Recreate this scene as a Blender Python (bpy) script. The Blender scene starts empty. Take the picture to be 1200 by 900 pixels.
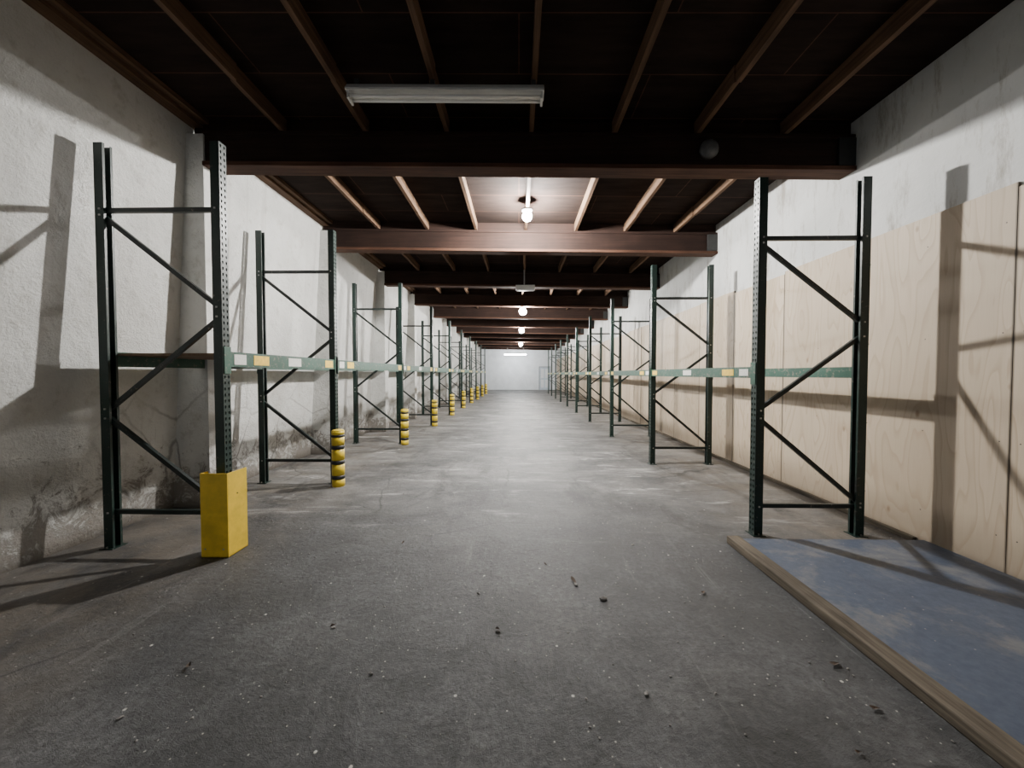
import bpy, bmesh, math, random
from mathutils import Vector, Matrix
random.seed(7)
scene = bpy.context.scene
COL = scene.collection

# ------------------------------------------------------------------ materials
def new_mat(name):
    m = bpy.data.materials.new(name); m.use_nodes = True
    nt = m.node_tree
    for n in list(nt.nodes): nt.nodes.remove(n)
    out = nt.nodes.new('ShaderNodeOutputMaterial')
    b = nt.nodes.new('ShaderNodeBsdfPrincipled')
    nt.links.new(b.outputs[0], out.inputs[0])
    return m, nt, b
def N(nt, t, **kw):
    n = nt.nodes.new(t)
    for k, v in kw.items(): setattr(n, k, v)
    return n
def L(nt, a, b): nt.links.new(a, b)
def coords(nt, scale=(1,1,1), rot=(0,0,0)):
    tc = N(nt,'ShaderNodeTexCoord'); mp = N(nt,'ShaderNodeMapping')
    mp.inputs['Scale'].default_value = scale
    mp.inputs['Rotation'].default_value = rot
    L(nt, tc.outputs['Object'], mp.inputs['Vector']); return mp.outputs[0]
def noise(nt, vec, scale, detail=5, rough=.6, dist=0):
    n = N(nt,'ShaderNodeTexNoise'); n.inputs['Scale'].default_value=scale
    n.inputs['Detail'].default_value=detail; n.inputs['Roughness'].default_value=rough
    n.inputs['Distortion'].default_value=dist
    L(nt, vec, n.inputs['Vector']); return n.outputs[0]
def ramp(nt, fac, stops):
    r = N(nt,'ShaderNodeValToRGB'); e = r.color_ramp.elements
    while len(e) < len(stops): e.new(.5)
    for el,(p,c) in zip(e, stops):
        el.position=p; el.color = (c,c,c,1) if not hasattr(c,'__len__') else (*c,1)
    L(nt, fac, r.inputs[0]); return r.outputs[0]
def mix(nt, fac, a, b, mode='MIX'):
    m = N(nt,'ShaderNodeMix', data_type='RGBA', blend_type=mode)
    if isinstance(fac,(int,float)): m.inputs[0].default_value=fac
    else: L(nt, fac, m.inputs[0])
    for i,v in ((6,a),(7,b)):
        if hasattr(v,'is_output'): L(nt, v, m.inputs[i])
        else: m.inputs[i].default_value=(*v,1)
    return m.outputs[2]
def math_(nt, op, a, b=0, clamp=False):
    m = N(nt,'ShaderNodeMath', operation=op, use_clamp=clamp)
    for i,v in ((0,a),(1,b)):
        if isinstance(v,(int,float)): m.inputs[i].default_value=v
        else: L(nt, v, m.inputs[i])
    return m.outputs[0]
def bump(nt, b, h, strength=.3, dist=.02):
    n = N(nt,'ShaderNodeBump'); n.inputs['Strength'].default_value=strength
    n.inputs['Distance'].default_value=dist
    L(nt, h, n.inputs['Height']); L(nt, n.outputs[0], b.inputs['Normal'])
def sepxyz(nt):
    tc = N(nt,'ShaderNodeTexCoord'); s = N(nt,'ShaderNodeSeparateXYZ')
    L(nt, tc.outputs['Object'], s.inputs[0]); return s.outputs

def simple(name, c, rough=.5, metal=0, var=.25, scale=20, bmp=0.0):
    m, nt, b = new_mat(name)
    v = coords(nt); n = noise(nt, v, scale)
    c2 = tuple(x*(1-var) for x in c); c1 = tuple(min(1,x*(1+var)) for x in c)
    L(nt, ramp(nt, n, [(.3,c2),(.7,c1)]), b.inputs['Base Color'])
    b.inputs['Roughness'].default_value=rough; b.inputs['Metallic'].default_value=metal
    if bmp: bump(nt, b, n, bmp, .005)
    return m

def wood(name, dark, light, scale=(30,1.2,30), rough=.8, spec=.2):
    m, nt, b = new_mat(name)
    v = coords(nt, scale)
    n = noise(nt, v, 1.0, 8, .65, .4)
    n2 = noise(nt, coords(nt), 1.7, 3)
    c = ramp(nt, n, [(.3,dark),(.72,light)])
    c = mix(nt, ramp(nt, n2, [(.35,0),(.75,.55)]), c, tuple(x*.5 for x in dark))
    L(nt, c, b.inputs['Base Color']); b.inputs['Roughness'].default_value=rough
    b.inputs['Specular IOR Level'].default_value=spec
    bump(nt, b, n, .3, .004)
    return m

# --- floor
def mat_floor():
    m, nt, b = new_mat('worn_asphalt_concrete')
    v = coords(nt)
    big = noise(nt, v, .55, 6, .62, .3)
    mid = noise(nt, v, 2.3, 12, .76, .2)
    fine = noise(nt, v, 30, 10, .8)
    grit = noise(nt, v, 190, 3, .6)
    c = ramp(nt, big, [(.32,(.042,.042,.045)),(.5,(.067,.067,.070)),(.68,(.110,.108,.107))])
    c = mix(nt, .95, c, ramp(nt, mid, [(.37,(.13,.13,.13)),(.65,(.84,.84,.84))]), 'OVERLAY')
    c = mix(nt, .8, c, ramp(nt, fine, [(.36,(.15,.15,.15)),(.66,(.82,.82,.82))]), 'OVERLAY')
    s = sepxyz(nt)
    ax = math_(nt,'ABSOLUTE', s[0])
    side = math_(nt,'MULTIPLY', math_(nt,'SUBTRACT', ax, 1.9, True), .8, True)
    side = math_(nt,'MULTIPLY', side, ramp(nt, noise(nt, v, 1.9, 10, .76), [(.38,.05),(.6,.9)]), True)
    c = mix(nt, side, c, (.19,.16,.125))
    # pale dust further in
    st = noise(nt, coords(nt,(.7,1.3,1)), .9, 13, .78, .3)
    deep = math_(nt,'MULTIPLY', math_(nt,'SUBTRACT', s[1], 3.2, False), .5, True)
    f = math_(nt,'MULTIPLY', ramp(nt, st, [(.43,.03),(.62,.75)]), deep, True)
    c = mix(nt, f, c, (.27,.265,.255))
    # chalky scrapes (two directions)
    sc = noise(nt, coords(nt,(.8,3.4,1),(0,0,.25)), 1.0, 12, .8, .5)
    c = mix(nt, math_(nt,'MULTIPLY', ramp(nt, sc, [(.56,0),(.64,.9)]), deep, True), c, (.58,.57,.55))
    sc2 = noise(nt, coords(nt,(5,.35,1),(0,0,-.12)), 1.2, 9, .75, .3)
    c = mix(nt, ramp(nt, sc2, [(.59,0),(.71,.55)]), c, (.24,.235,.23))
    # dark tyre / oil stains
    oil = noise(nt, coords(nt,(1.5,.6,1)), 1.1, 9, .7, .8)
    c = mix(nt, ramp(nt, oil, [(.53,0),(.65,.75)]), c, (.026,.026,.027))
    # hairline cracks
    vc = N(nt,'ShaderNodeTexVoronoi', feature='DISTANCE_TO_EDGE'); vc.inputs['Scale'].default_value=.55
    nz = N(nt,'ShaderNodeTexNoise'); nz.inputs['Scale'].default_value=2.5; nz.inputs['Detail'].default_value=9
    L(nt, v, nz.inputs['Vector']); L(nt, mix(nt,.2,v,nz.outputs[1]), vc.inputs['Vector'])
    ck = math_(nt,'MULTIPLY', ramp(nt, vc.outputs['Distance'], [(.001,1),(.006,0)]), ramp(nt, big, [(.45,0),(.55,.8)]))
    c = mix(nt, ck, c, (.02,.02,.02))
    # small light chips and dark specks
    vo = N(nt,'ShaderNodeTexVoronoi'); vo.inputs['Scale'].default_value=17; L(nt, v, vo.inputs['Vector'])
    c = mix(nt, ramp(nt, vo.outputs['Distance'], [(.04,.95),(.09,0)]), c, (.48,.46,.42))
    vo3 = N(nt,'ShaderNodeTexVoronoi'); vo3.inputs['Scale'].default_value=5.3; L(nt, v, vo3.inputs['Vector'])
    c = mix(nt, ramp(nt, vo3.outputs['Distance'], [(.03,.95),(.05,0)]), c, (.6,.58,.54))
    vo2 = N(nt,'ShaderNodeTexVoronoi'); vo2.inputs['Scale'].default_value=7; L(nt, v, vo2.inputs['Vector'])
    c = mix(nt, ramp(nt, vo2.outputs['Distance'], [(.03,.9),(.06,0)]), c, (.012,.012,.012))
    L(nt, c, b.inputs['Base Color'])
    L(nt, ramp(nt, mid, [(.3,.42),(.7,.66)]), b.inputs['Roughness'])
    h = math_(nt,'ADD', math_(nt,'MULTIPLY',mid,1.8), math_(nt,'ADD', math_(nt,'MULTIPLY',fine,.6), math_(nt,'MULTIPLY',grit,.25)))
    bump(nt, b, h, .75, .02)
    return m

def mat_wall_left():
    m, nt, b = new_mat('rough_white_painted_concrete')
    v = coords(nt); s = sepxyz(nt)
    n1 = noise(nt, v, .9, 6, .6); n2 = noise(nt, v, 7, 8, .72); n3 = noise(nt, v, 45, 4, .6)
    c = ramp(nt, n1, [(.3,(.54,.54,.52)),(.7,(.73,.73,.71))])
    c = mix(nt, ramp(nt, n2, [(.53,0),(.71,.6)]), c, (.38,.365,.33))
    low = math_(nt,'SUBTRACT', 1.0, math_(nt,'MULTIPLY', s[2], 1.0), True)
    cr = noise(nt, v, 5.5, 12, .82, .8)
    f = ramp(nt, math_(nt,'ADD', cr, math_(nt,'MULTIPLY', low, .27)), [(.65,0),(.72,.8)])
    c = mix(nt, f, c, (.17,.145,.12))
    gr = noise(nt, coords(nt,(1,1.4,.6)), 1.3, 8, .7)
    c = mix(nt, math_(nt,'MULTIPLY', ramp(nt, gr, [(.46,0),(.7,.55)]), low, True), c, (.32,.29,.25))
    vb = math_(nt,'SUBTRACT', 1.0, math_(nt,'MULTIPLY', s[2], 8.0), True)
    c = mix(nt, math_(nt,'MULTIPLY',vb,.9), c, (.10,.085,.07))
    sk = noise(nt, coords(nt,(1,9,.35)), 1.0, 8, .7)
    c = mix(nt, ramp(nt, sk, [(.56,0),(.72,.45)]), c, (.36,.34,.31))
    vo = N(nt,'ShaderNodeTexVoronoi', feature='DISTANCE_TO_EDGE'); vo.inputs['Scale'].default_value=.9
    nz = N(nt,'ShaderNodeTexNoise'); nz.inputs['Scale'].default_value=3; nz.inputs['Detail'].default_value=8
    L(nt, v, nz.inputs['Vector'])
    wv = mix(nt, .12, v, nz.outputs[1])
    L(nt, wv, vo.inputs['Vector'])
    k = math_(nt,'MULTIPLY', ramp(nt, vo.outputs['Distance'], [(.003,1),(.012,0)]), ramp(nt, n1, [(.42,0),(.55,.85)]))
    k = math_(nt,'MULTIPLY', k, math_(nt,'SUBTRACT', 1.2, math_(nt,'MULTIPLY', s[2], .7), True))
    c = mix(nt, k, c, (.12,.11,.1))
    L(nt, c, b.inputs['Base Color']); b.inputs['Roughness'].default_value=.65
    h = math_(nt,'ADD', math_(nt,'MULTIPLY',n2,1.5), math_(nt,'ADD', math_(nt,'MULTIPLY',n3,.4), math_(nt,'MULTIPLY',n1,3)))
    h = math_(nt,'SUBTRACT', h, math_(nt,'MULTIPLY', f, .6))
    bump(nt, b, h, .6, .035)
    return m

def mat_wall_right():
    m, nt, b = new_mat('stained_white_wall')
    v = coords(nt)
    n1 = noise(nt, v, .8, 6, .6)
    st = noise(nt, coords(nt,(1,2.5,.5)), 2.2, 10, .78)
    c = ramp(nt, n1, [(.3,(.48,.49,.48)),(.7,(.65,.65,.64))])
    c = mix(nt, ramp(nt, st, [(.52,0),(.66,.75)]), c, (.25,.22,.18))
    L(nt, c, b.inputs['Base Color']); b.inputs['Roughness'].default_value=.75
    bump(nt, b, noise(nt, v, 10, 6, .65), .35, .015)
    return m

def mat_ply():
    m, nt, b = new_mat('plywood_sheet')
    v = coords(nt); s = sepxyz(nt)
    q = math_(nt,'DIVIDE', math_(nt,'SUBTRACT', s[1], .43), 1.2)
    cell = math_(nt,'FLOOR', q)
    cmb = N(nt,'ShaderNodeCombineXYZ')
    L(nt, math_(nt,'MULTIPLY',cell,7.3), cmb.inputs[0]); L(nt, math_(nt,'MULTIPLY',cell,3.1), cmb.inputs[1])
    va = N(nt,'ShaderNodeVectorMath', operation='ADD')
    L(nt, coords(nt,(1,2.8,.55)), va.inputs[0]); L(nt, cmb.outputs[0], va.inputs[1])
    fld = noise(nt, va.outputs[0], 1.1, 2, .45, .3)
    rings = math_(nt,'FRACT', math_(nt,'MULTIPLY', fld, 13))
    g = ramp(nt, rings, [(0,.0),(.6,.15),(.92,1),(1,0)])
    fine = noise(nt, coords(nt,(1,90,4)), 1, 6, .7)
    c = ramp(nt, fld, [(.3,(.50,.405,.295)),(.7,(.62,.51,.385))])
    c = mix(nt, math_(nt,'MULTIPLY',g,.65), c, (.37,.265,.165))
    c = mix(nt, math_(nt,'MULTIPLY',ramp(nt,fine,[(.35,0),(.8,1)]),.4), c, (.38,.29,.20))
    wn = N(nt,'ShaderNodeTexWhiteNoise', noise_dimensions='1D'); L(nt, cell, wn.inputs['W'])
    c = mix(nt, math_(nt,'MULTIPLY', wn.outputs[0], .4), c, (.41,.33,.245))
    vo = N(nt,'ShaderNodeTexVoronoi'); vo.inputs['Scale'].default_value=2.1; L(nt, coords(nt,(1,1.6,.9)), vo.inputs['Vector'])
    c = mix(nt, ramp(nt, vo.outputs['Distance'], [(.03,.85),(.08,0)]), c, (.26,.16,.09))
    fr = math_(nt,'ABSOLUTE', math_(nt,'SUBTRACT', math_(nt,'FRACT', q), .5))
    c = mix(nt, ramp(nt, fr, [(.4905,0),(.4935,.9)]), c, (.08,.06,.04))
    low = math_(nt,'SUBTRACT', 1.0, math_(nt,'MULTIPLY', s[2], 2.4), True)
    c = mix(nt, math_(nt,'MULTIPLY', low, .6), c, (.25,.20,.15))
    L(nt, c, b.inputs['Base Color']); b.inputs['Roughness'].default_value=.6
    bump(nt, b, fine, .1, .003)
    return m

def mat_ceiling():
    m, nt, b = new_mat('dark_roof_decking')
    v = coords(nt)
    n = noise(nt, coords(nt,(1.2,6,1)), 1.5, 8, .65)
    c = ramp(nt, n, [(.3,(.014,.009,.0075)),(.7,(.031,.0205,.0165))])
    br = N(nt,'ShaderNodeTexBrick'); br.inputs['Scale'].default_value=1
    br.offset=.5
    br.inputs['Color1'].default_value=(1,1,1,1); br.inputs['Color2'].default_value=(.65,.65,.65,1)
    br.inputs['Mortar'].default_value=(3.2,2.6,2.2,1)
    br.inputs['Mortar Size'].default_value=.006; br.inputs['Brick Width'].default_value=2.4; br.inputs['Row Height'].default_value=.6
    L(nt, v, br.inputs['Vector'])
    c = mix(nt, .9, c, br.outputs[0], 'MULTIPLY')
    L(nt, c, b.inputs['Base Color']); b.inputs['Roughness'].default_value=.95
    b.inputs['Specular IOR Level'].default_value=.1
    return m

def mat_blue():
    m, nt, b = new_mat('blue_painted_board')
    v = coords(nt)
    n1 = noise(nt, v, 1.8, 11, .76, .4); n2 = noise(nt, v, 18, 8, .75)
    c = ramp(nt, n2, [(.3,(.048,.068,.112)),(.7,(.090,.115,.168))])
    c = mix(nt, ramp(nt, n1, [(.50,0),(.64,.75)]), c, (.20,.20,.195))
    vo = N(nt,'ShaderNodeTexVoronoi'); vo.inputs['Scale'].default_value=14; L(nt, v, vo.inputs['Vector'])
    c = mix(nt, ramp(nt, vo.outputs['Distance'], [(.03,.8),(.08,0)]), c, (.4,.38,.34))
    L(nt, c, b.inputs['Base Color']); b.inputs['Roughness'].default_value=.5
    bump(nt, b, n2, .3, .006)
    return m

def mat_green(name, c, chip=.6):
    m, nt, b = new_mat(name)
    v = coords(nt)
    n = noise(nt, v, 3, 5); n2 = noise(nt, v, 25, 8, .75)
    cc = ramp(nt, n, [(.3,tuple(x*.8 for x in c)),(.7,tuple(x*1.25 for x in c))])
    cc = mix(nt, ramp(nt, n2, [(chip,0),(chip+.06,.7)]), cc, (.20,.17,.14))
    L(nt, cc, b.inputs['Base Color']); b.inputs['Roughness'].default_value=.42
    return m

def emit(name, c, s):
    m, nt, b = new_mat(name)
    n = noise(nt, coords(nt), 5)
    L(nt, ramp(nt, n, [(0,tuple(x*.97 for x in c)),(1,c)]), b.inputs['Emission Color'])
    b.inputs['Base Color'].default_value=(*c,1)
    b.inputs['Emission Strength'].default_value=s
    return m

M_FLOOR=mat_floor(); M_WL=mat_wall_left(); M_WR=mat_wall_right(); M_PLY=mat_ply()
M_CEIL=mat_ceiling(); M_BLUE=mat_blue()
M_JOIST=wood('joist_timber',(.062,.035,.021),(.20,.118,.070))
M_BEAM=wood('beam_timber_dark',(.014,.0072,.0052),(.033,.0165,.0118),(1.2,30,30))
M_FLANGE=wood('beam_timber_red',(.045,.020,.012),(.12,.058,.036),(1.2,30,30))
M_CURB=wood('weathered_curb_timber',(.06,.05,.04),(.24,.20,.15),(40,2,40))
M_DECK=wood('particleboard_deck',(.14,.09,.055),(.26,.18,.11),(20,4,20))
M_POST=mat_green('dark_green_enamel',(.005,.021,.016))
M_BRACE=mat_green('brace_green_enamel',(.004,.011,.010))
M_RBEAM=mat_green('green_beam_enamel',(.020,.080,.054),.55)
M_YEL=simple('yellow_guard_paint',(.76,.52,.04),.45,0,.15,9,.1)
M_YEL2=simple('yellow_plastic',(.82,.60,.04),.4,0,.1,9)
M_BLK=simple('black_band',(.02,.02,.02),.5)
M_STEEL=simple('galvanised_steel',(.45,.45,.44),.4,.8,.2)
M_WHITE=simple('white_label',(.70,.70,.66),.6,0,.1,60)
M_ORANGE=simple('yellow_label',(.84,.56,.05),.5,0,.15,30)
M_ENAMEL=simple('white_enamel',(.66,.66,.64),.4,0,.1,6)
M_DARKP=simple('dark_grey_plastic',(.04,.04,.04),.5)
M_GREYP=simple('grey_bell',(.10,.10,.10),.5)
M_TUBE=simple('unlit_tube_glass',(.8,.8,.78),.2,0,.05,6)
M_ENDW=simple('end_wall_paint',(.74,.77,.80),.7,0,.1,1.5)
M_DOOR=simple('door_paint',(.50,.58,.66),.5,0,.1,4)
M_FRAME=simple('door_frame_paint',(.30,.33,.36),.5,0,.1,4)
M_LEAF=simple('dry_leaf',(.07,.045,.03),.8,0,.6,40)
M_STONE=simple('gravel_bits',(.24,.225,.21),.9,0,.7,30)
M_LAMP=emit('lit_lamp_globe',(1,.975,.93),6200)
M_LAMP2=emit('lit_lamp_globe_far',(1,.975,.93),1900)
M_LAMPT=emit('lit_tube',(.95,.98,1),260)

# ------------------------------------------------------------------ builders
class MB:
    def __init__(s): s.v=[]; s.f=[]; s.m=[]; s.mats=[]; s.sm=[]
    def mi(s, mat):
        if mat not in s.mats: s.mats.append(mat)
        return s.mats.index(mat)
    def add(s, vs, fs, mat, M=None, smooth=False):
        o=len(s.v); i=s.mi(mat)
        s.v += [tuple((M@Vector(v)) if M else v) for v in vs]
        for f in fs: s.f.append(tuple(a+o for a in f)); s.m.append(i); s.sm.append(smooth)
    def box(s, x0,x1,y0,y1,z0,z1, mat, M=None, shear=0):
        vs=[(x,y,z-shear*x) for x in (x0,x1) for y in (y0,y1) for z in (z0,z1)]
        fs=[(0,1,3,2),(4,6,7,5),(0,4,5,1),(2,3,7,6),(0,2,6,4),(1,5,7,3)]
        s.add(vs,fs,mat,M)
    def bar(s, p, q, w, d, mat):
        """rectangular bar from p to q lying in an XZ plane (d = thickness along Y)"""
        p=Vector(p); q=Vector(q); t=(q-p).normalized(); y=Vector((0,1,0)); n=t.cross(y).normalized()
        vs=[]
        for e in (p,q):
            for a,b in ((-1,-1),(1,-1),(1,1),(-1,1)):
                vs.append(tuple(e+n*w/2*a+y*d/2*b))
        s.add(vs,[(0,1,2,3),(7,6,5,4),(0,4,5,1),(1,5,6,2),(2,6,7,3),(3,7,4,0)],mat)
    def lathe(s, prof, mat, M=None, seg=24, smooth=True):
        vs=[]; fs=[]
        for r,z in prof:
            for k in range(seg):
                a=2*math.pi*k/seg; vs.append((r*math.cos(a),r*math.sin(a),z))
        for i in range(len(prof)-1):
            for k in range(seg):
                k2=(k+1)%seg; fs.append((i*seg+k,i*seg+k2,(i+1)*seg+k2,(i+1)*seg+k))
        fs.append(tuple(range(seg))[::-1]); fs.append(tuple((len(prof)-1)*seg+k for k in range(seg)))
        s.add(vs,fs,mat,M,smooth)
    def obj(s, name, parent=None, bevel=0, loc=(0,0,0)):
        me=bpy.data.meshes.new(name); me.from_pydata(s.v,[],s.f)
        for m in s.mats: me.materials.append(m)
        me.polygons.foreach_set('material_index', s.m)
        me.polygons.foreach_set('use_smooth', s.sm)
        me.update()
        bm=bmesh.new(); bm.from_mesh(me); bmesh.ops.recalc_face_normals(bm, faces=bm.faces); bm.to_mesh(me); bm.free()
        o=bpy.data.objects.new(name, me); COL.objects.link(o); o.location=loc
        if parent: o.parent=parent
        if bevel:
            b=o.modifiers.new('bev','BEVEL'); b.width=bevel; b.segments=2; b.limit_method='ANGLE'
        return o
def empty(name, loc=(0,0,0)):
    e=bpy.data.objects.new(name,None); e.empty_display_size=.2; COL.objects.link(e); e.location=loc; return e

# ------------------------------------------------------------------ room shell
Y0,Y1=-5.0,36.0
XLb,XLt,XR=-3.87,-3.62,3.57
SL=.017
JB=4.10           # joist underside at x=0
JD=.15            # joist depth
CB=JB+JD          # deck underside
m=MB(); m.box(-4.2,3.9,Y0,Y1+.3,-.15,0,M_FLOOR); m.obj('floor')
m=MB(); m.box(-4.3,4.0,Y0,Y1+.3,CB,CB+.08,M_CEIL,shear=SL); m.obj('ceiling')
m=MB()
zt=CB+SL*3.7+.03
m.add([(XLb,Y0,0),(XLb,Y1,0),(XLt,Y1,zt),(XLt,Y0,zt),(XLb-.3,Y0,0),(XLb-.3,Y1,0),(XLb-.3,Y1,zt),(XLb-.3,Y0,zt)],
      [(0,1,2,3),(7,6,5,4),(0,3,7,4),(1,5,6,2),(3,2,6,7),(0,4,5,1)],M_WL)
BEAMS=[1.41+2.83*k-.02 for k in range(-2,13)]
for y in BEAMS:
    if y<35.5:
        m.box(XLb-.05,-3.45,y-.02,y+.22,0,JB+.02,M_WL)
m.obj('wall_left')
m=MB(); m.box(XR,XR+.3,Y0,Y1,0,CB+.02,M_WR); m.obj('wall_right')
m=MB(); m.box(-4.1,3.9,Y1,Y1+.25,0,CB+.1,M_ENDW); m.obj('wall_end')
dr=empty('door_1',(0,0,0))
m=MB(); m.box(1.95,2.85,Y1-.05,Y1,0,2.1,M_DOOR); m.box(2.05,2.35,Y1-.06,Y1-.05,1.1,1.95,M_ENDW); m.box(2.45,2.75,Y1-.06,Y1-.05,1.1,1.95,M_ENDW)
m.box(2.05,2.35,Y1-.06,Y1-.05,.2,.95,M_ENDW); m.box(2.45,2.75,Y1-.06,Y1-.05,.2,.95,M_ENDW); m.obj('leaf',dr)
m=MB(); m.box(1.87,1.95,Y1-.08,Y1,0,2.18,M_FRAME); m.box(2.85,2.93,Y1-.08,Y1,0,2.18,M_FRAME); m.box(1.87,2.93,Y1-.08,Y1,2.1,2.18,M_FRAME); m.obj('frame',dr)
m=MB(); m.lathe([(.025,0),(.03,.03),(.02,.06)],M_STEEL,Matrix.Translation((2.05,Y1-.05,1.0))@Matrix.Rotation(math.pi/2,4,'X'),12); m.obj('handle',dr)

# ------------------------------------------------------------------ roof timbers
m=MB()
for k in range(-3,4):
    x=.13+.9*k
    y=Y0
    while y<Y1:
        j=random.uniform(-.012,.012)
        m.box(x-.023+j,x+.023+j,y,min(y+2.83,Y1),JB,CB,M_JOIST,shear=SL)
        y+=2.83
m.obj('roof_joists')
m=MB(); m.box(-3.64,-3.50,Y0,Y1,JB+.06,CB,M_JOIST,shear=SL); m.box(-3.50,-3.43,Y0,Y1,JB+.10,CB,M_JOIST,shear=SL); m.obj('trim_1')
for y in BEAMS:
    if y>35.6: continue
    m=MB()
    m.box(-3.45,XR,y-.0,y+.14,JB-.34,JB,M_BEAM,shear=SL)
    m.box(-3.45,XR,y-.04,y+.18,JB-.385,JB-.34,M_FLANGE,shear=SL)
    m.box(-3.45,XR,y-.02,y+.16,JB-.04,JB-.001,M_BEAM,shear=SL)
    m.box(XR-.18,XR,y-.03,y-.002,JB-.33,JB-.04,M_BLK,shear=SL)
    m.box(-3.60,XR,y+.045,y+.09,JB-.001,CB+.002,M_BEAM,shear=SL)
    m.obj('roof_beam',bevel=.004)

# ------------------------------------------------------------------ plywood lining
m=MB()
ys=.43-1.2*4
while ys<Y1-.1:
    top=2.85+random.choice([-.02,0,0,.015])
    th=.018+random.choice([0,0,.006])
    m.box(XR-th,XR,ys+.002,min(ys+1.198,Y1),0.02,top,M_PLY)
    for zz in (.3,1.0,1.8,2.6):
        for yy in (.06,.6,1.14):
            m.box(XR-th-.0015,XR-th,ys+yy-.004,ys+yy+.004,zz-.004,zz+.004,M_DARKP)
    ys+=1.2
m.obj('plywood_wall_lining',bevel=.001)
m=MB(); m.box(XR-.06,XR-.025,3.45,Y1,0.0,.045,M_CURB); m.obj('baseboard_right')

# ------------------------------------------------------------------ blue platform + curb
pl=empty('blue_loading_platform')
m=MB()
for a,b in ((-4.9,-1.6),(-1.59,3.38)):
    m.box(1.955,XR-.03,a,b,0,.05,M_BLUE)
m.obj('painted_boards',pl,bevel=.004)
m=MB()
for a,b in ((-4.9,-1.2),(-1.19,3.40)):
    m.box(1.84,1.95,a,b,0,.07,M_CURB)
m.obj('edge_timber',pl,bevel=.010)

# ------------------------------------------------------------------ rack parts
PW,PD=.080,.075
def column_mesh(H, name):
    """C-section post. perforated face at local x=0 facing +X, section extends to -X."""
    m=MB()
    pitch=.0508
    n=int((H-.04)/pitch)
    ycols=[-PW/2,-.0,PW/2]
    for i in range(n):
        z0=.02+i*pitch; z1=z0+pitch
        for c in range(2):
            a,b=ycols[c],ycols[c+1]; mid=(a+b)/2
            vs=[(0,a,z0),(0,b,z0),(0,b,z1),(0,a,z1),
                (0,mid-.004,z0+.010),(0,mid+.004,z0+.010),(0,mid+.009,z0+.026),(0,mid+.006,z0+.036),(0,mid-.006,z0+.036),(0,mid-.009,z0+.026)]
            m.add(vs,[(0,1,5,4),(1,2,6,5),(2,7,6),(2,3,8,7),(3,9,8),(3,0,4,9)],M_POST)
    zt=.02+n*pitch
    for sy in (-1,1):
        y=sy*PW/2
        m.add([(0,y,0),(-PD,y,0),(-PD,y,zt),(0,y,zt)],[(0,1,2,3)],M_POST)
        m.add([(-PD,y,0),(-PD,y-sy*.018,0),(-PD,y-sy*.018,zt),(-PD,y,zt)],[(0,1,2,3)],M_POST)
    m.add([(0,-PW/2,0),(0,PW/2,0),(0,PW/2,.02),(0,-PW/2,.02)],[(0,1,2,3)],M_POST)
    me_o=m.obj(name)
    me=me_o.data; bpy.data.objects.remove(me_o)
    bm=bmesh.new(); bm.from_mesh(me); bmesh.ops.remove_doubles(bm,verts=bm.verts,dist=.0004)
    bmesh.ops.recalc_face_normals(bm,faces=bm.faces); bm.to_mesh(me); bm.free()
    return me
def frame(parent, idx, xf, xb, y, H, colmesh, low, high, mids):
    s = 1 if xf>xb else -1
    for nm,x,flip in (('front',xf,1),('back',xb,-1)):
        o=bpy.data.objects.new(f'upright_post_{idx}_{nm}',colmesh); COL.objects.link(o)
        o.location=(x,y,.006); o.rotation_euler=(0,0,0 if s*flip>0 else math.pi); o.parent=parent
        md=o.modifiers.new('sol','SOLIDIFY'); md.thickness=.0025; md.offset=0
    m=MB()
    a=min(xf,xb)+PD*.55; b=max(xf,xb)-PD*.55
    m.bar((a,y,high),(b,y,high),.038,.03,M_BRACE)
    m.bar((a,y,low),(b,y,low),.038,.03,M_BRACE)
    z=[high-.05]+mids+[low+.04]
    m.bar((a,y-.004,z[0]),(b,y-.004,z[1]),.036,.03,M_BRACE)
    m.bar((b,y+.004,z[2]),(a,y+.004,z[3]),.036,.03,M_BRACE)
    m.bar((a,y-.004,z[4]),(b,y-.004,z[5]),.036,.03,M_BRACE)
    for xx,zs in ((a,(high,z[0],z[3],z[4],low)),(b,(high,z[1],z[2],z[5],low))):
        for q in zs:
            m.box(xx-.007,xx+.007,y-PW/2-.008,y-PW/2-.001,q-.007,q+.007,M_STEEL)
    for x,sg in ((xf,s),(xb,-s)):
        m.box(x-(PD if sg>0 else -0)-.02, x+(PD if sg<0 else 0)+.02, y-.065,y+.065,0,.008,M_POST)
        for dy in (-.052,.052):
            m.lathe([(.008,.008),(.008,.022)],M_STEEL,Matrix.Translation((x-sg*.035,y+dy,0)),6,False)
    m.obj(f'bracing_{idx}',parent)
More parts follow.
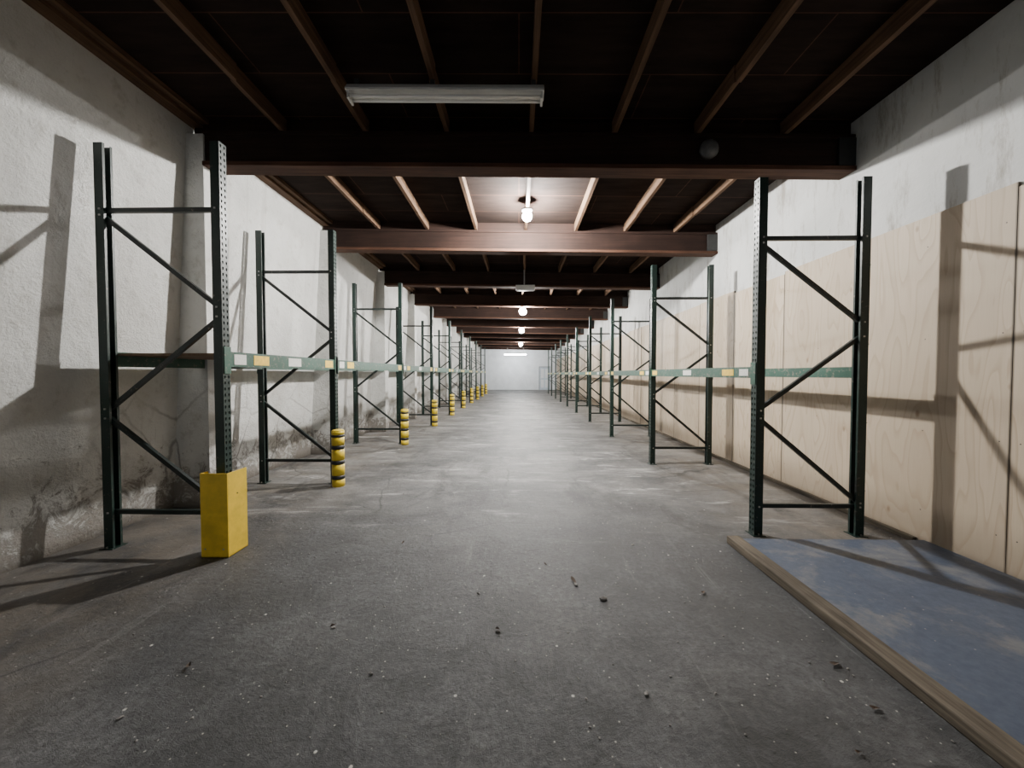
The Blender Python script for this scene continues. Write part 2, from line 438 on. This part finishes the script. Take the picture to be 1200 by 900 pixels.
def beams(parent, idx, xf, xb, y0, y1, zb, zt_, deck=False, lab=True):
    s = 1 if xf>xb else -1
    m=MB()
    for x,sg in ((xf,s),(xb,-s)):
        xa,xc=sorted((x,x-sg*.045))
        m.box(xa,xc,y0+PW/2+.004,y1-PW/2-.004,zb,zt_,M_RBEAM)
        xa2,xc2=sorted((x-sg*.045,x-sg*.07))
        m.box(xa2,xc2,y0+PW/2+.004,y1-PW/2-.004,zb,zt_-.035,M_RBEAM)
        for ye,d in ((y0,1),(y1,-1)):
            ya,yb=sorted((ye-d*.03,ye+d*(PW/2+.006)))
            xa3,xc3=sorted((x+sg*.0025,x+sg*.0075))
            m.box(xa3,xc3,ya,yb,zb-.06,zt_+.04,M_RBEAM)
        def label(o0,o1,mt):
            ya2,yb2=sorted((o0,o1))
            xa4,xc4=sorted((x+sg*.0002,x+sg*.002))
            m.box(xa4,xc4,ya2,yb2,zb+.02,zt_-.02,mt)
        label(y0+.09,y0+.24,M_WHITE)
        label(y0+.34,y0+.56,M_ORANGE)
        label(y1-.30,y1-.10,M_ORANGE)
        if idx%2==1: label((y0+y1)/2-.1,(y0+y1)/2+.14,M_WHITE)
    m.obj(f'load_beams_{idx}',parent,bevel=.003)
    if deck:
        m=MB(); xa,xc=sorted((xf-s*.048,xb+s*.048))
        n=2; w=(y1-y0-.1)/n
        for i in range(n):
            m.box(xa,xc,y0+.05+i*w,y0+.05+(i+1)*w-.006,zt_-.034,zt_-.012,M_DECK)
        m.obj(f'shelf_deck_{idx}',parent)

colR=column_mesh(3.32,'post_profile_right'); colL=column_mesh(3.45,'post_profile_left')
rr=empty('pallet_rack',(0,0,0))
YR=[3.6+2.8*k for k in range(10)]
for i,y in enumerate(YR):
    frame(rr,i+1,2.18,3.18,y,3.32,colR,.27,2.74,[1.97,1.84,1.16,1.09])
    if i+1<len(YR): beams(rr,i+1,2.18,3.18,y,YR[i+1],1.46,1.565)
rl=empty('pallet_rack',(0,0,0))
YL=[3.23,5.2]+[8.2+2.9*k for k in range(8)]
XF,XB=-2.49,-3.55
for i,y in enumerate(YL):
    frame(rl,i+1,XF,XB,y,3.45,colL,.31,2.88,[2.06,1.98,1.20,1.12])
    if i+1<len(YL): beams(rl,i+1,XF,XB,y,YL[i+1],1.56,1.69,deck=(i==0))

# ------------------------------------------------------------------ guards
m=MB()
gx,gy=-2.365,3.05; w=.225; h=.69; t=.008
m.box(gx-w,gx,gy,gy+t,0,h,M_YEL)
m.box(gx-t,gx,gy+t,gy+w,0,h,M_YEL)
m.box(gx-w,gx-w+t,gy+t,gy+.08,0,h,M_YEL)
m.box(gx-w-.0,gx+.0,gy,gy+w,0.0,.008,M_YEL)
for z,f in ((.07,.04),(.07,.19)):
    m.lathe([(.007,0),(.007,.004)],M_STEEL,Matrix.Translation((gx-f,gy,z))@Matrix.Rotation(math.pi/2,4,'X'),10,False)
m.lathe([(.006,0),(.006,.004)],M_BLK,Matrix.Translation((gx,gy+.11,.5))@Matrix.Rotation(math.pi/2,4,'Y'),10,False)
m.obj('corner_post_guard',bevel=.005)
for i,y in enumerate(YL[1:]):
    m=MB(); r=.080
    bands=[(0,.10,M_YEL2),(.10,.15,M_BLK),(.15,.30,M_YEL2),(.30,.35,M_BLK),(.35,.50,M_YEL2),(.50,.55,M_BLK),(.55,.66,M_YEL2),(.66,.69,M_BLK),(.69,.74,M_YEL2)]
    for a,b,mt in bands:
        m.lathe([(r if mt is M_YEL2 else r+.003,a),(r if mt is M_YEL2 else r+.003,b)],mt,None,28)
    m.lathe([(r,.74),(r-.012,.752),(.055,.755)],M_YEL2,None,28)
    m.obj('striped_post_guard',loc=(XF+.075,y-.135,0))

# ------------------------------------------------------------------ lamps (bare globe bulbs in low holders screwed to the timber)
def lamp(x,y,top,r,mat):
    e=empty('ceiling_lamp',(x,y,0))
    z=top-.035-r
    m=MB()
    m.lathe([(.09,top),(.09,top-.022),(.05,top-.03),(.04,z+r-.012)],M_DARKP,None,20)
    m.obj('holder',e)
    m=MB()
    pr=[]
    for k in range(9):
        a=math.pi*k/8
        pr.append((max(.002,r*math.sin(a)), z-r*math.cos(a)))
    m.lathe(pr,mat,None,14); m.obj('globe',e)
lamp(.13,6.15,JB-SL*.13-.02+.02,.075,M_LAMP)
lamp(.13,BEAMS[6]+.07,JB-.385,.12,M_LAMP2)
lamp(.13,BEAMS[8]+.07,JB-.385,.12,M_LAMP2)
lamp(.13,BEAMS[11]+.07,JB-.385,.12,M_LAMP2)
e=empty('fluorescent_batten',(0,0,0))
m=MB(); x0,x1=-1.53,.22; yb=3.48; zt0=JB-.075
vs=[]
for x in (x0,x1):
    z=zt0-SL*x+.02
    vs+= [(x,yb-.03,z),(x,yb+.03,z),(x,yb+.07,z-.055),(x,yb+.07,z-.075),(x,yb-.07,z-.075),(x,yb-.07,z-.055)]
m.add(vs,[(0,1,2,3,4,5),(11,10,9,8,7,6)]+[(i,(i+1)%6,6+(i+1)%6,6+i) for i in range(6)],M_ENAMEL)
for x in (x0+.01,x1-.03):
    z=zt0-SL*x
    m.box(x,x+.02,yb-.055,yb+.055,z-.115,z-.05,M_ENAMEL)
for x in (-.77,.13,-1.45):
    m.box(x-.02,x+.02,yb-.015,yb+.015,zt0-SL*x+.0,JB-SL*x+.005,M_DARKP)
m.obj('fixture_body',e,bevel=.003)
m=MB()
for dy in (-.032,.032):
    p=Vector((x0+.03,yb+dy,zt0-SL*x0-.085)); 
    ang=math.atan(SL)
    m.lathe([(.013,0),(.013,x1-x0-.06)],M_TUBE,Matrix.Translation(p)@Matrix.Rotation(math.pi/2+ang,4,'Y'),12)
m.obj('tubes',e)
e=empty('fluorescent_batten',(0,0,0))
m=MB(); m.box(-1.3,.7,33.8,33.92,JB-.87,JB-.79,M_ENAMEL); m.box(-1.0,-.98,33.85,33.87,JB-.8,JB+.03,M_STEEL); m.box(.4,.42,33.85,33.87,JB-.8,JB+.02,M_STEEL); m.obj('fixture_body',e)
m=MB(); m.lathe([(.03,0),(.03,1.9)],M_LAMPT,Matrix.Translation((-1.25,33.86,JB-.91))@Matrix.Rotation(math.pi/2,4,'Y'),12); m.obj('tubes',e)
m=MB(); m.box(-.08,.40,9.6,9.78,JB-.50,JB-.39,M_ENAMEL); m.box(-.06,.38,9.62,9.76,JB-.52,JB-.5,M_TUBE); m.box(.12,.15,9.66,9.69,JB-.39,JB+.0,M_STEEL); m.obj('emergency_light',bevel=.01)
yb1=BEAMS[3]
m=MB(); m.lathe([(.05,-.01),(.095,.0),(.10,.03),(.085,.06),(.05,.08),(.012,.085)],M_GREYP,Matrix.Translation((2.02,yb1-.012,JB-.215))@Matrix.Rotation(math.pi/2,4,'X'),24); m.obj('alarm_bell')

# ------------------------------------------------------------------ debris
m=MB()
def px(x,y): 
    d=y-438; return (x-608)/d*1.5, 675/d
def leaf(x,y,s):
    a=random.uniform(0,6.28); M=Matrix.Translation((x,y,.004))@Matrix.Rotation(a,4,'Z')
    vs=[(-s,0,.0),(-s*.4,s*.35,.012),(s*.5,s*.3,.006),(s,0,.016),(s*.5,-s*.35,.010),(-s*.4,-s*.3,.004),(0,0,.002)]
    m.add(vs,[(0,1,6),(1,2,6),(2,3,6),(3,4,6),(4,5,6),(5,0,6)],M_LEAF,M)
def stone(x,y,s):
    M=Matrix.Translation((x,y,s*.3))@Matrix.Rotation(random.uniform(0,6),4,'Z')@Matrix.Diagonal((1,.7,.5,1))
    bm=bmesh.new(); bmesh.ops.create_icosphere(bm,subdivisions=1,radius=s)
    vs=[tuple(v.co*random.uniform(.75,1.2)) for v in bm.verts]; fs=[tuple(v.index for v in f.verts) for f in bm.faces]; bm.free()
    m.add(vs,fs,M_STONE,M)
for (x,y,s) in [(673,684,.04),(825,697,.03),(385,742,.02),(207,794,.03),(1028,834,.03),(583,744,.02),(640,665,.02),(470,640,.02),(1010,888,.02)]:
    leaf(*px(x,y),s)
for (x,y,s) in [(708,706,.028),(676,689,.022),(583,746,.017),(560,700,.014),(120,860,.014),(430,800,.014),(760,820,.016),(742,640,.016),(980,700,.01),(385,744,.016)]:
    stone(*px(x,y),s)
for k in range(520):
    x=random.uniform(-2.6,1.8); y=random.uniform(.6,7)
    stone(x,y,random.uniform(.0025,.0085))
m.obj('floor_debris')
m=MB()
leaf(*px(980,781),.035) 
m.obj('fallen_leaf')

# ------------------------------------------------------------------ world, camera
w=bpy.data.worlds.new('world'); scene.world=w; w.use_nodes=True
bg=w.node_tree.nodes['Background']; bg.inputs[0].default_value=(.88,.94,1,1); bg.inputs[1].default_value=.55
cam=bpy.data.cameras.new('camera'); co=bpy.data.objects.new('camera',cam); COL.objects.link(co)
cam.sensor_width=36; cam.lens=13.5; cam.clip_start=.05; cam.clip_end=200
co.location=(0,0,1.5)
co.rotation_euler=(math.radians(90-1.53),0,math.radians(1.02))
scene.camera=co
